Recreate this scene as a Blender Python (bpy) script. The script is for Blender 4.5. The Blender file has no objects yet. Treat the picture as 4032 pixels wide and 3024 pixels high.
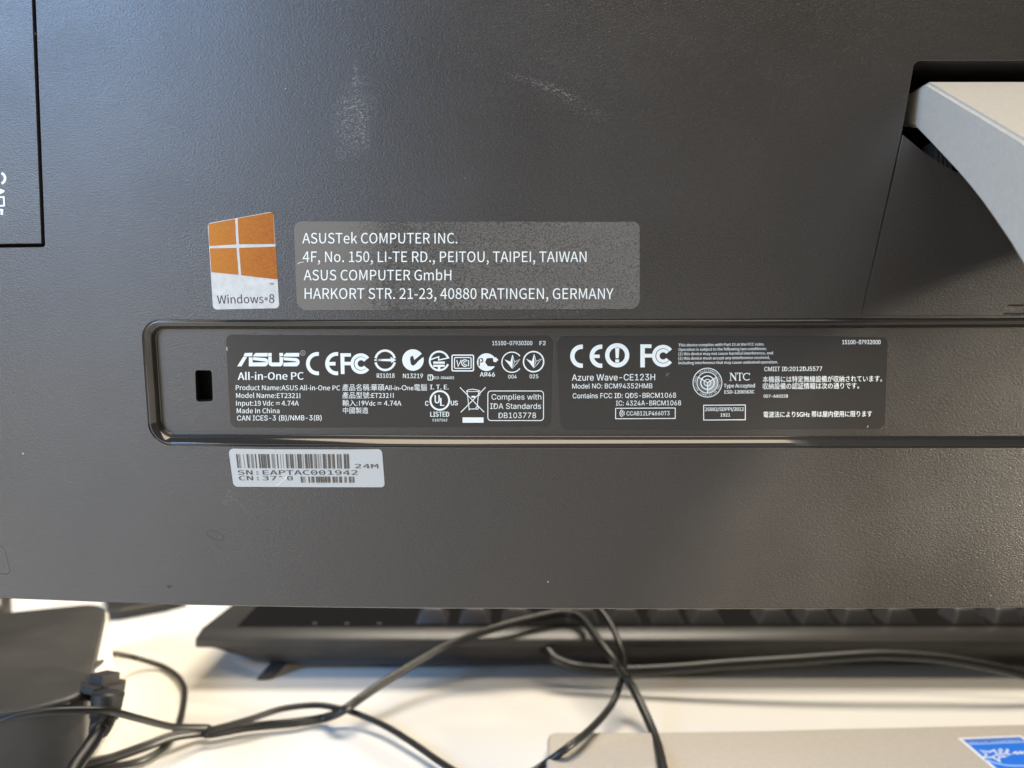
import bpy, bmesh, math, os, random
from mathutils import Vector, Matrix
from mathutils.geometry import delaunay_2d_cdt, tessellate_polygon

random.seed(7)
SC = bpy.context.scene
COL = SC.collection

# ------------------------------------------------------------------ camera
FPX = 3104.0                       # focal length in pixels of the 4032 px wide photograph
CAM_H = 0.155
PITCH = math.radians(3.0)
cam_d = bpy.data.cameras.new('camera')
cam_d.sensor_width = 36.0
cam_d.lens = FPX / 4032.0 * 36.0
cam_d.clip_start = 0.002
cam_d.clip_end = 30.0
cam_d.dof.use_dof = True
cam_d.dof.focus_distance = 0.197
cam_d.dof.aperture_fstop = 12.0
cam = bpy.data.objects.new('camera', cam_d)
cam.location = (0, 0, CAM_H)
cam.rotation_euler = (math.radians(90) - PITCH, 0, 0)
COL.objects.link(cam)
SC.camera = cam

# ------------------------------------------------------------------ world and lamps
W = bpy.data.worlds.new('World'); SC.world = W
W.use_nodes = True
bg = W.node_tree.nodes['Background']
bg.inputs[0].default_value = (1.0, 0.90, 0.78, 1)
bg.inputs[1].default_value = 0.12

def area(name, loc, target, sx, sy, power, col):
    l = bpy.data.lights.new(name, 'AREA'); l.shape = 'RECTANGLE'; l.size = sx; l.size_y = sy
    l.energy = power; l.color = col
    o = bpy.data.objects.new(name, l); COL.objects.link(o)
    o.location = loc
    o.rotation_euler = (Vector(target) - Vector(loc)).to_track_quat('-Z', 'Y').to_euler()
    return o
area('ceiling_lamp', (0.25, -0.32, 1.75), (0.15, 0.0, 0.0), 1.8, 1.0, 40, (1.0, 0.84, 0.62))
area('far_ceiling_lamp', (0.15, 1.25, 1.75), (0.1, 0.3, 0.0), 1.3, 0.6, 48, (1.0, 0.90, 0.75))
area('daylight_window', (-1.42, -1.02, 1.02), (-0.1, 0.2, 0.2), 0.6, 0.7, 42, (0.27, 0.54, 1.0))
area('side_wall_fill', (-1.35, -1.25, 0.38), (-0.1, 0.2, 0.12), 0.8, 0.4, 10, (1.0, 0.91, 0.74))  # added fill from the left, approximating a bright wall
sl = bpy.data.lights.new('right_lamp', 'SPOT'); sl.energy = 430; sl.color = (1.0, 0.88, 0.70); sl.spot_size = math.radians(7.4); sl.spot_blend = 1.0; sl.shadow_soft_size = 0.045
so = bpy.data.objects.new('right_lamp', sl); COL.objects.link(so); so.location = (1.50, -0.34, 0.22)
so.rotation_euler = (Vector((0.110, 0.19, 0.077)) - so.location).to_track_quat('-Z', 'Y').to_euler()
SC.cycles.caustics_reflective = False

SC.view_settings.view_transform = 'Standard'
SC.view_settings.look = 'None'
SC.view_settings.gamma = 1.0
SC.view_settings.exposure = 0.0
SC.cycles.max_bounces = 8
SC.cycles.use_denoising = True
SC.cycles.use_adaptive_sampling = False
SC.cycles.sample_clamp_indirect = 4.0

# ------------------------------------------------------------------ pixel -> place helpers
CP, SP = math.cos(PITCH), math.sin(PITCH)
CAM = Vector((0, 0, CAM_H))
FWD = Vector((0, CP, -SP)); UPV = Vector((0, SP, CP)); RGT = Vector((1, 0, 0))
def ray(X, Y):
    return FWD + RGT * ((X - 2016) / FPX) + UPV * (-(Y - 1512) / FPX)
def on_z(X, Y, z):
    d = ray(X, Y); return CAM + d * ((z - CAM_H) / d.z)
def on_y(X, Y, y):
    d = ray(X, Y); return CAM + d * (y / d.y)
def on_x(X, Y, x):
    d = ray(X, Y); return CAM + d * (x / d.x)

# the back of the computer: a plane leaning 4.5 degrees towards the camera, curving away at the left
LEAN = math.radians(4.5)
PO = CAM + FWD * 0.195
PU = Vector((1, 0, 0)); PV = Vector((0, -math.sin(LEAN), math.cos(LEAN)))
PN = Vector((0, -math.cos(LEAN), -math.sin(LEAN)))
def sag(u):
    return 0.56 * min(u, 0.0) ** 2 + 0.56 * max(u - 0.30, 0.0) ** 2
def pos(u, v, off=0.0):
    return PO + PU * u + PV * v + PN * (off - sag(u))
def pan(X, Y, off=0.0):
    d = ray(X, Y); u = v = 0.0
    for _ in range(6):
        o = off - sag(u)
        q = PO + PN * o
        t = (q - CAM).dot(PN) / d.dot(PN)
        p = CAM + d * t
        u = (p - q).dot(PU); v = (p - q).dot(PV)
    return (u, v)

# crops of the photograph that coordinates were read in: x0, y0, scale
CR = {'P': (0, 0, 1.0), 'F': (0, 0, 2212 / 4032), 'C1': (860, 1280, 1.58), 'C2': (780, 800, 2.765), 'C3': (2160, 1290, 1.58),
      'C4': (860, 1740, 3.16), 'C5': (0, 2340, 2.212), 'C6': (700, 2340, 1.106), 'C7': (1400, 1300, 2.765),
      'K': (2600, 2340, 1.5447), 'A': (3300, 180, 1.481), 'S': (2600, 1300, 4.148), 'L': (900, 1360, 3.568),
      'E': (3700, 2850, 6.663), 'D': (0, 640, 6.91), 'R': (500, 1220, 2.86)}
def px(c, x, y):
    x0, y0, s = CR[c]; return (x0 + x / s, y0 + y / s)

# ------------------------------------------------------------------ objects
def link(name, me, mat, parent=None):
    o = bpy.data.objects.new(name, me); COL.objects.link(o)
    if mat is not None:
        me.materials.append(mat)
    if parent is not None:
        o.parent = parent
        o.matrix_parent_inverse = WM[parent.name].inverted()
    WM[o.name] = Matrix.Identity(4)
    return o
WM = {}
def root(name, loc, label, cat, group=None):
    o = bpy.data.objects.new(name, None); COL.objects.link(o); o.location = loc
    o.empty_display_size = 0.01
    o['label'] = label; o['category'] = cat
    if group: o['group'] = group
    WM[o.name] = Matrix.Translation(Vector(loc))
    return o
def mesh(name, verts, faces, mat, parent=None, smooth=False):
    me = bpy.data.meshes.new(name)
    me.from_pydata([tuple(v) for v in verts], [], faces)
    me.validate(); me.update()
    if smooth: me.shade_smooth()
    return link(name, me, mat, parent)
def bmobj(name, bm, mat, parent=None, smooth=False, recalc=True):
    if recalc: bmesh.ops.recalc_face_normals(bm, faces=bm.faces)
    me = bpy.data.meshes.new(name); bm.to_mesh(me); bm.free()
    if smooth: me.shade_smooth()
    return link(name, me, mat, parent)

# ------------------------------------------------------------------ materials
def mat(name, base, rough=0.5, spec=0.5, metal=0.0):
    m = bpy.data.materials.new(name); m.use_nodes = True
    b = m.node_tree.nodes['Principled BSDF']
    b.inputs['Base Color'].default_value = (*base, 1); b.inputs['Roughness'].default_value = rough
    b.inputs['Specular IOR Level'].default_value = spec; b.inputs['Metallic'].default_value = metal
    return m
class G:
    def __init__(s, m): s.t = m.node_tree; s.b = s.t.nodes['Principled BSDF']; s._c = None
    def n(s, ty, **kw):
        n = s.t.nodes.new(ty)
        for k, v in kw.items():
            if k.startswith('_'): setattr(n, k[1:], v)
            else: n.inputs[k.replace('__', ' ')].default_value = v
        return n
    def l(s, a, b): s.t.links.new(a, b)
    def co(s):
        if s._c is None: s._c = s.t.nodes.new('ShaderNodeTexCoord')
        return s._c.outputs['Object']
    def scaled(s, v):
        m = s.n('ShaderNodeMapping'); m.inputs['Scale'].default_value = v; s.l(s.co(), m.inputs['Vector']); return m.outputs[0]
    def noise(s, scale, vec=None, detail=3, rough=0.5):
        n = s.n('ShaderNodeTexNoise'); n.inputs['Scale'].default_value = scale; n.inputs['Detail'].default_value = detail
        n.inputs['Roughness'].default_value = rough
        s.l(vec if vec is not None else s.co(), n.inputs['Vector']); return n.outputs['Fac']
    def math(s, op, a, b=None, c=None, clamp=False):
        n = s.n('ShaderNodeMath'); n.operation = op; n.use_clamp = clamp
        for i, v in enumerate((a, b, c)):
            if v is None: continue
            if isinstance(v, (int, float)): n.inputs[i].default_value = v
            else: s.l(v, n.inputs[i])
        return n.outputs[0]
    def ramp(s, v, lo, hi, a=0.0, b=1.0):
        n = s.n('ShaderNodeMapRange'); n.clamp = True
        n.inputs['From Min'].default_value = lo; n.inputs['From Max'].default_value = hi
        n.inputs['To Min'].default_value = a; n.inputs['To Max'].default_value = b
        s.l(v, n.inputs['Value']); return n.outputs[0]
    def mix(s, f, a, b):
        n = s.n('ShaderNodeMix'); n.data_type = 'RGBA'
        s.l(f, n.inputs[0])
        for i, v in ((6, a), (7, b)):
            if isinstance(v, tuple): n.inputs[i].default_value = (*v, 1)
            else: s.l(v, n.inputs[i])
        return n.outputs[2]
    def bump(s, h, strength, dist):
        n = s.n('ShaderNodeBump'); n.inputs['Strength'].default_value = strength; n.inputs['Distance'].default_value = dist
        s.l(h, n.inputs['Height']); s.l(n.outputs[0], s.b.inputs['Normal'])

def body_plastic(name, base, scuffs=(), rough=0.38, bump=1.0, dust=True):
    m = mat(name, base, rough, 1.0); g = G(m)
    v = g.scaled((1.0, 1.0, 1.9))
    grain = g.noise(1900, v, 3, 0.6)
    big = g.noise(18, None, 3)
    colf = g.ramp(big, 0.35, 0.7)
    col = g.mix(colf, tuple(c * 0.93 for c in base), tuple(c * 1.07 for c in base))
    gr = g.ramp(grain, 0.3, 0.75)
    col = g.mix(g.math('MULTIPLY', gr, 0.35), col, tuple(c * 1.6 for c in base))
    if dust:
        vo = g.n('ShaderNodeTexVoronoi'); vo.inputs['Scale'].default_value = 95; vo.feature = 'F1'
        g.l(g.co(), vo.inputs['Vector'])
        sep = g.n('ShaderNodeSeparateColor'); g.l(vo.outputs['Color'], sep.inputs[0])
        size = g.ramp(sep.outputs[1], 0.0, 1.0, 0.008, 0.035)
        spot = g.math('LESS_THAN', vo.outputs['Distance'], size)
        rare = g.math('GREATER_THAN', sep.outputs[0], 0.70)
        f = g.math('MULTIPLY', g.math('MULTIPLY', spot, rare), 0.75)
        col = g.mix(f, col, (0.55, 0.54, 0.50))
    sx = g.n('ShaderNodeSeparateXYZ'); g.l(g.co(), sx.inputs[0])
    for (cx, cz, rx, rz, ang, thr, amt) in scuffs:
        dx = g.math('SUBTRACT', sx.outputs[0], cx); dz = g.math('SUBTRACT', sx.outputs[2], cz)
        ca, sa = math.cos(ang), math.sin(ang)
        a = g.math('ADD', g.math('MULTIPLY', dx, ca / rx), g.math('MULTIPLY', dz, sa / rx))
        b = g.math('ADD', g.math('MULTIPLY', dx, -sa / rz), g.math('MULTIPLY', dz, ca / rz))
        r = g.math('SQRT', g.math('ADD', g.math('MULTIPLY', a, a), g.math('MULTIPLY', b, b)))
        wob = g.math('ADD', r, g.math('MULTIPLY', g.math('SUBTRACT', g.noise(160, None, 3), 0.5), 1.6))
        mask = g.ramp(wob, 0.4, 1.0, 1.0, 0.0)
        fl = g.ramp(g.noise(1900, v, 2, 0.6), thr, thr + 0.16)
        col = g.mix(g.math('MULTIPLY', g.math('MULTIPLY', mask, fl), amt), col, (0.42, 0.40, 0.37))
    g.l(col, g.b.inputs['Base Color'])
    g.l(g.ramp(g.noise(40, None, 2), 0.3, 0.7, rough - 0.03, rough + 0.04), g.b.inputs['Roughness'])
    g.bump(grain, bump, 0.00012)
    return m

def wp(X, Y):
    u, v = pan(X, Y); p = pos(u, v); return p.x, p.z
SCUFFS = []
def scuff(X, Y, rx, rz, ang, thr, amt):
    x, z = wp(X, Y); k = 0.195 / FPX
    SCUFFS.append((x, z, rx * k, rz * k, ang, thr, amt))
scuff(1395, 450, 90, 150, -0.12, 0.50, 0.38)
scuff(1400, 300, 18, 110, -0.05, 0.5, 0.32)
scuff(2130, 335, 150, 22, -0.35, 0.54, 0.38)
scuff(2290, 420, 170, 35, -0.5, 0.57, 0.36)
scuff(900, 1960, 50, 20, 1.0, 0.52, 0.16)
scuff(960, 2000, 10, 110, 0.75, 0.5, 0.10)
scuff(2230, 1120, 240, 160, 0.3, 0.58, 0.3)

M_BODY = body_plastic('black_grained_plastic', (0.0165, 0.0135, 0.0110), SCUFFS)
M_FLOOR = body_plastic('black_recess_plastic', (0.0165, 0.0135, 0.0110), rough=0.38, bump=0.8)
M_DOOR = body_plastic('black_door_plastic', (0.0165, 0.0135, 0.0110), rough=0.38, bump=0.95)
M_GLOSS = mat('glossy_black_trim', (0.022, 0.021, 0.020), 0.09, 0.5)
M_GLOSS.node_tree.nodes['Principled BSDF'].inputs['IOR'].default_value = 1.7
M_EDGE = mat('cover_edge_highlight', (0.030, 0.027, 0.024), 0.26, 1.0)  # paler and glossier than the cover, for the highlight line along its rim
M_DEEP = mat('deep_black_plastic', (0.005, 0.005, 0.005), 0.85, 0.08)
M_FILM = mat('dark_label_film', (0.028, 0.025, 0.022), 0.33, 0.5)
M_PRINT = mat('white_print', (0.78, 0.82, 0.78), 0.5, 0.4)
M_PRINT_L = mat('light_grey_print', (0.30, 0.32, 0.30), 0.5, 0.4)
M_PRINT_M = mat('mid_grey_print', (0.12, 0.12, 0.115), 0.5, 0.4)
M_INK = mat('grey_brown_ink', (0.095, 0.085, 0.075), 0.6, 0.3)
M_INKL = mat('faded_grey_ink', (0.22, 0.21, 0.20), 0.6, 0.3)
M_INKD = mat('dark_purple_ink', (0.06, 0.045, 0.055), 0.6, 0.3)

def silver(name, base, rough, metal, sc=900):
    m = mat(name, base, rough, 0.5, metal); g = G(m)
    n = g.noise(sc, None, 3, 0.6)
    g.l(g.mix(g.ramp(n, 0.3, 0.7), tuple(c * 0.94 for c in base), tuple(min(1, c * 1.05) for c in base)), g.b.inputs['Base Color'])
    g.bump(n, 0.15, 0.00008)
    return m
M_SILVER = silver('silver_painted_plastic', (0.51, 0.475, 0.405), 0.42, 0.1)
M_BASE = silver('champagne_silver_paint', (0.50, 0.45, 0.38), 0.40, 0.2, 700)
def desk_mat():
    m = mat('white_desk_laminate', (0.80, 0.765, 0.69), 0.28, 0.4); g = G(m)
    n = g.noise(9, None, 4)
    g.l(g.mix(g.ramp(n, 0.3, 0.7), (0.775, 0.75, 0.69), (0.81, 0.785, 0.73)), g.b.inputs['Base Color'])
    g.l(g.ramp(g.noise(25, None, 3), 0.3, 0.7, 0.275, 0.305), g.b.inputs['Roughness'])
    g.bump(g.noise(600, None, 2), 0.05, 0.0001)
    return m
M_DESK = desk_mat()
def soft_plastic(name, base, rough, sc=1200, b=0.3, spec=0.5):
    m = mat(name, base, rough, spec); g = G(m)
    n = g.noise(sc, None, 3, 0.6)
    sm = g.noise(60, None, 3)
    col = g.mix(g.ramp(sm, 0.35, 0.7), tuple(c * 0.85 for c in base), tuple(c * 1.2 for c in base))
    g.l(col, g.b.inputs['Base Color'])
    g.bump(n, b, 0.0001)
    return m
M_KEYB = soft_plastic('keyboard_black_plastic', (0.024, 0.023, 0.022), 0.38)
M_KEY = soft_plastic('key_black_plastic', (0.040, 0.041, 0.047), 0.42)  # slight blue in the base stands for window light reflected on the keys
M_CABLE = soft_plastic('cable_black_rubber', (0.010, 0.0098, 0.0095), 0.42, 900, 0.15)
M_LID = soft_plastic('adapter_grey_plastic', (0.026, 0.0245, 0.022), 0.46)
M_ADP = soft_plastic('adapter_dark_plastic', (0.028, 0.026, 0.024), 0.36)
M_PLUG = soft_plastic('plug_rubber', (0.017, 0.016, 0.0145), 0.5)
M_WHITE = mat('white_gloss', (0.66, 0.63, 0.56), 0.2, 0.5)
M_LED = mat('indicator_window', (0.11, 0.105, 0.10), 0.3, 0.5)

# ------------------------------------------------------------------ 2D shape helpers
def rounded(pts, r, seg=6):
    """round the corners of a polygon; r is a number or one per corner"""
    n = len(pts); out = []
    for i in range(n):
        p0, p1, p2 = Vector(pts[i - 1]), Vector(pts[i]), Vector(pts[(i + 1) % n])
        ri = r[i] if isinstance(r, (list, tuple)) else r
        if ri <= 0: out.append(tuple(p1)); continue
        a = (p0 - p1); b = (p2 - p1); la, lb = a.length, b.length
        a.normalize(); b.normalize()
        ang = math.acos(max(-1, min(1, a.dot(b))))
        if ang > math.pi - 0.02: out.append(tuple(p1)); continue
        d = min(ri / math.tan(ang / 2), la * 0.49, lb * 0.49); rr = d * math.tan(ang / 2)
        c = p1 + (a + b).normalized() * (rr / math.sin(ang / 2))
        s = p1 + a * d - c; e = p1 + b * d - c
        a0 = math.atan2(s.y, s.x); da = math.atan2(e.y, e.x) - a0
        while da > math.pi: da -= 2 * math.pi
        while da < -math.pi: da += 2 * math.pi
        for k in range(seg + 1):
            t = a0 + da * k / seg; out.append((c.x + rr * math.cos(t), c.y + rr * math.sin(t)))
    return out
def area2(p):
    return 0.5 * sum(p[i][0] * p[(i + 1) % len(p)][1] - p[(i + 1) % len(p)][0] * p[i][1] for i in range(len(p)))
def ccw(p): return list(p) if area2(p) > 0 else list(p)[::-1]
def inside(pt, poly):
    x, y = pt; c = False; n = len(poly); j = n - 1
    for i in range(n):
        xi, yi = poly[i]; xj, yj = poly[j]
        if (yi > y) != (yj > y) and x < (xj - xi) * (y - yi) / (yj - yi) + xi: c = not c
        j = i
    return c
def inset(loop, d):
    """offset a ccw loop inwards by d"""
    n = len(loop); out = []
    for i in range(n):
        p0, p1, p2 = Vector(loop[i - 1]), Vector(loop[i]), Vector(loop[(i + 1) % n])
        e1 = (p1 - p0); e2 = (p2 - p1)
        if e1.length < 1e-9: e1 = e2
        if e2.length < 1e-9: e2 = e1
        n1 = Vector((-e1.y, e1.x)).normalized(); n2 = Vector((-e2.y, e2.x)).normalized()
        m = (n1 + n2); k = m.length_squared
        m = m * (2.0 / k) if k > 0.3 else n1
        out.append((p1.x + m.x * d, p1.y + m.y * d))
    return out
def densify(loop, step):
    out = []; n = len(loop)
    for i in range(n):
        a, b = Vector(loop[i]), Vector(loop[(i + 1) % n]); k = max(1, int((b - a).length / step))
        for j in range(k): out.append(tuple(a.lerp(b, j / k)))
    return out
def sheet(outer, holes=(), off=0.0, step=0.008, fn=None):
    """triangulated sheet on the curved back between an outline and holes -> verts, faces"""
    loops = [ccw(densify(outer, step))] + [ccw(densify(h, step)) for h in holes]
    pts = []; edges = []
    for lp in loops:
        s = len(pts); pts += [Vector(p) for p in lp]
        edges += [(s + i, s + (i + 1) % len(lp)) for i in range(len(lp))]
    xs = [p[0] for p in loops[0]]; ys = [p[1] for p in loops[0]]
    x = min(xs) + step * 0.5
    while x < max(xs):
        y = min(ys) + step * 0.5
        while y < max(ys):
            if inside((x, y), loops[0]) and not any(inside((x, y), h) for h in loops[1:]):
                if min((p - Vector((x, y))).length for p in pts[:sum(len(l) for l in loops)]) > step * 0.4:
                    pts.append(Vector((x, y)))
            y += step
        x += step
    vs, es, fs, *_ = delaunay_2d_cdt(pts, edges, [], 0, 1e-7)
    faces = []
    for f in fs:
        c = sum((vs[i] for i in f), Vector((0, 0))) / len(f)
        if inside(c, loops[0]) and not any(inside(c, h) for h in loops[1:]):
            f = list(f); ar = area2([vs[i] for i in f])
            if abs(ar) < 6e-11: continue          # slivers would bend the shading
            if ar < 0: f.reverse()
            faces.append(f)
    verts = [pos(p.x, p.y, off + (fn(p.x, p.y) if fn else 0.0)) for p in vs]
    return verts, faces
def strip(loop, profile, closed=True):
    """sweep a profile of (inset, height) along a ccw loop on the curved back"""
    verts = []; faces = []; n = len(loop)
    rings = [inset(loop, d) for d, h in profile]
    for (d, h), r in zip(profile, rings):
        verts += [pos(p[0], p[1], h) for p in r]
    for k in range(len(profile) - 1):
        for i in range(n if closed else n - 1):
            j = (i + 1) % n
            faces.append((k * n + i, k * n + j, (k + 1) * n + j, (k + 1) * n + i))
    return verts, faces
def join(*parts):
    V = []; F = []
    for v, f in parts:
        s = len(V); V += list(v); F += [tuple(i + s for i in q) for q in f]
    return V, F
def uv_loop(c, pts, off=0.0): return [pan(*px(c, x, y), off) for x, y in pts]
MM = 0.001
K = 0.195 / FPX                      # metres per photograph pixel on the back

# ------------------------------------------------------------------ printed marks and lettering
FONTS = {'bold': None}
_fd = bpy.utils.system_resource('DATAFILES', path='fonts')
for k, fn_ in (('sans', 'Inter.woff2'), ('hum', 'Noto Sans CJK Regular.woff2'), ('mono', 'DejaVuSansMono.woff2')):
    try: FONTS[k] = bpy.data.fonts.load(os.path.join(_fd, fn_))
    except Exception: FONTS[k] = None
_cap = {}
def glyphs(s, font, weight):
    c = bpy.data.curves.new('text', 'FONT'); c.body = s; c.resolution_u = 3
    f = FONTS.get(font)
    if f: c.font = f
    o = bpy.data.objects.new('text', c); COL.objects.link(o)
    bpy.context.view_layer.update()
    me = o.to_mesh()
    vs = [(v.co.x, v.co.y) for v in me.vertices]; fs = [tuple(p.vertices) for p in me.polygons]
    o.to_mesh_clear(); bpy.data.objects.remove(o); bpy.data.curves.remove(c)
    return vs, fs
def cap_h(font):
    if font not in _cap:
        vs, _ = glyphs('H', font, 0); _cap[font] = max(v[1] for v in vs)
    return _cap[font]
class Print:
    """flat print collected in photograph pixels, then laid on a surface by fn(X, Y, lift)"""
    def __init__(s, fn, base=0.00004): s.V = []; s.F = []; s.fn = fn; s.k = 0; s.base = base
    def poly(s, c, pts, lift=None):
        s.k += 1; z = s.base + s.k * 3e-6
        tri = tessellate_polygon([[Vector((x, y, 0)) for x, y in pts]])
        b = len(s.V); s.V += [s.fn(*px(c, x, y), z) for x, y in pts]; s.F += [tuple(b + i for i in t) for t in tri]
    def rect(s, c, x0, y0, x1, y1): s.poly(c, [(x0, y0), (x1, y0), (x1, y1), (x0, y1)])
    def line(s, c, pts, w, closed=False):
        s.k += 1; z = s.base + s.k * 3e-6
        n = len(pts); L = []; R = []
        for i in range(n):
            p = Vector(pts[i])
            a = Vector(pts[i - 1]) if (i > 0 or closed) else None
            b = Vector(pts[(i + 1) % n]) if (i < n - 1 or closed) else None
            t1 = (p - a).normalized() if a is not None else (b - p).normalized()
            t2 = (b - p).normalized() if b is not None else t1
            m = Vector((-t1.y, t1.x)) + Vector((-t2.y, t2.x)); k = max(m.length_squared, 0.6)
            m = m * (2 / k) * (w / 2)
            L.append(p + m); R.append(p - m)
        b0 = len(s.V)
        for q in L + R: s.V.append(s.fn(*px(c, q.x, q.y), z))
        for i in range(n if closed else n - 1):
            j = (i + 1) % n; s.F.append((b0 + i, b0 + j, b0 + n + j, b0 + n + i))
    def arc(s, c, cx, cy, r, w, a0=0, a1=360, sx=1.0, seg=None):
        full = abs(a1 - a0) >= 359.9
        n = seg or max(6, int(abs(a1 - a0) / 9))
        pts = [(cx + sx * r * math.cos(math.radians(a0 + (a1 - a0) * i / n)), cy - r * math.sin(math.radians(a0 + (a1 - a0) * i / n))) for i in range(n if full else n + 1)]
        s.line(c, pts, w, full)
    def disc(s, c, cx, cy, r, n=40, sx=1.0):
        s.poly(c, [(cx + sx * r * math.cos(i * 2 * math.pi / n), cy + r * math.sin(i * 2 * math.pi / n)) for i in range(n)])
    def rrect(s, c, x0, y0, x1, y1, r, w):
        s.line(c, rounded([(x0, y0), (x1, y0), (x1, y1), (x0, y1)], r, 5), w, True)
    def frame_text(s, c, body, font, weight, o, right, up):
        """glyphs stretched into a frame: o = baseline left, right/up = vectors of the full width and the cap height"""
        vs, fs = glyphs(body, font, weight)
        if not vs: return
        x0 = min(v[0] for v in vs); x1 = max(v[0] for v in vs); H = cap_h(font)
        # heavier print: the same glyphs laid down again a hair to either side
        sh = weight * 0.75 if weight > 0.0025 else 0.0
        for dx in ((-sh, 0.0, sh) if sh > 0.012 else (-sh, sh) if sh else (0.0,)):
            s.k += 1; z = s.base + s.k * 3e-6; b = len(s.V)
            for x, y in vs:
                a = (x + dx - x0 + sh) / (x1 - x0 + 2 * sh); e = y / H
                s.V.append(s.fn(*px(c, o[0] + right[0] * a + up[0] * e, o[1] + right[1] * a + up[1] * e), z))
            s.F += [tuple(b + i for i in f) for f in fs]
    def text(s, c, body, x0, x1, base, top, font='sans', weight=0.0, slope=0.0, lean=0.0):
        s.frame_text(c, body, font, weight, (x0, base), (x1 - x0, -slope), (lean, top - base))
    def done(s, name, m, parent, label=None):
        # faces wound so that they face the camera side
        o = mesh(name, s.V, s.F, m, parent)
        if label: o['label'] = label
        return o

# ------------------------------------------------------------------ desk
def build_desk():
    bm = bmesh.new()
    bmesh.ops.create_cube(bm, size=1.0, matrix=Matrix.Translation((0.1, 0.05, -0.0125)) @ Matrix.Diagonal((2.2, 1.5, 0.025, 1)))
    bmesh.ops.bevel(bm, geom=bm.edges[:], offset=0.002, segments=2, affect='EDGES')
    o = bmobj('desk', bm, M_DESK)
    o['label'] = 'glossy cream white desk top under the computer, keyboard and cables'; o['category'] = 'desk'
build_desk()

# ------------------------------------------------------------------ all-in-one computer seen from behind
PC = root('all_in_one_computer', (0.15, 0.25, 0.0), 'black all-in-one computer seen from behind with stickers and a silver stand', 'computer')

U_R = 0.425
bottom_px = [(0, 2351), (180, 2357), (400, 2366), (700, 2376), (1000, 2382), (1400, 2388), (2000, 2391.5), (2600, 2394), (3200, 2393), (4032, 2388)]
bot = [pan(*p) for p in bottom_px]
v_end = bot[-1][1]
outline = [(-0.150, bot[0][1] + 0.006), (-0.146, bot[0][1] + 0.0012)] + bot + [(0.35, v_end), (U_R, v_end + 0.006), (U_R, 0.30), (-0.150, 0.30)]

# holes
door_hole = rounded([pan(121, -700), pan(141, 0), pan(178.5, 974), pan(-300, 980), pan(-300, -700)], [0, 0, 14 * K, 0, 0], 5)
recess_px = [(556, 1257), (2016, 1256.5), (4032, 1251)]
rec = [pan(554, 1257.5), pan(585, 1757), pan(1500, 1763), pan(2700, 1766), pan(4032, 1764)]
r_top_end = pan(4032, 1251)
recess_out = ccw(rounded([pan(553, 1258), pan(588, 1754), pan(1300, 1760), pan(2400, 1765), pan(4032, 1764), (0.385, pan(4032, 1764)[1]), (0.385, r_top_end[1]), r_top_end, pan(2016, 1256.5)],
                         [78 * K, 95 * K, 0, 0, 0, 0.004, 0.004, 0, 0], 10))
SYM = 0.15
def mirror(p): return (2 * SYM - p[0], p[1])
st = [pan(*px('A', 445, 84)), pan(*px('A', 370, 505)), pan(3388, 1250)]
st[2] = (st[2][0], pan(4032, 1251)[1] + 0.0004)
stand_hole = ccw(rounded(st + [mirror(p) for p in st[::-1]], [14 * K * 2, 0, 0.0003, 0.0003, 0, 14 * K * 2], 6))
port_hole = ccw(rounded([pan(-60, 2146), pan(16, 2150), pan(41, 2250), pan(30, 2262), pan(-60, 2254)], [0, 26 * K, 8 * K, 10 * K, 0], 5))

def build_cover():
    V, F = sheet(outline, [door_hole, recess_out, stand_hole, port_hole], 0.0, 0.008)
    o = mesh('back_cover', V, F, M_BODY, PC, smooth=True)
    # rim round the outside and the rolled lips of the openings, all one shell with the cover
    parts = []
    oc = ccw(densify(outline, 0.01))
    parts.append(strip(oc, [(0, 0), (-0.15 * MM, -0.04 * MM), (-0.45 * MM, -0.3 * MM), (-0.6 * MM, -0.8 * MM), (-0.6 * MM, -6 * MM), (-0.6 * MM, -38 * MM)]))
    lip = [(0, 0), (0.06 * MM, -0.03 * MM), (0.12 * MM, -0.12 * MM), (0.12 * MM, -1.6 * MM)]
    parts.append(strip(ccw(densify(door_hole, 0.008)), lip))
    parts.append(strip(port_hole, [(0, 0), (0.03 * MM, -0.03 * MM), (0.05 * MM, -0.4 * MM)]))
    parts.append(strip(ccw(densify(stand_hole, 0.008)), [(0, 0), (0.08 * MM, -0.03 * MM), (0.13 * MM, -0.13 * MM), (0.13 * MM, -22 * MM)]))
    v, f = join(*parts)
    e = mesh('cover_rim', v, f, M_EDGE, o, smooth=True)
    return o
COVER = build_cover()

# the body behind the cover, up to the screen side
def build_body():
    bm = bmesh.new()
    cs = [pos(u, v, -38 * MM) for u, v in ccw(densify(outline, 0.012))]
    lo = [bm.verts.new(p) for p in cs]
    hi = [bm.verts.new(Vector(p) + Vector((0, 0.012, 0.0))) for p in cs]
    n = len(cs)
    for i in range(n):
        bm.faces.new((lo[i], lo[(i + 1) % n], hi[(i + 1) % n], hi[i]))
    tri = tessellate_polygon([[Vector((p[0], p[1], 0)) for p in ccw(densify(outline, 0.012))]])
    for t in tri: bm.faces.new([hi[i] for i in t])
    bmobj('screen_frame', bm, M_ADP, PC)
build_body()

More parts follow.
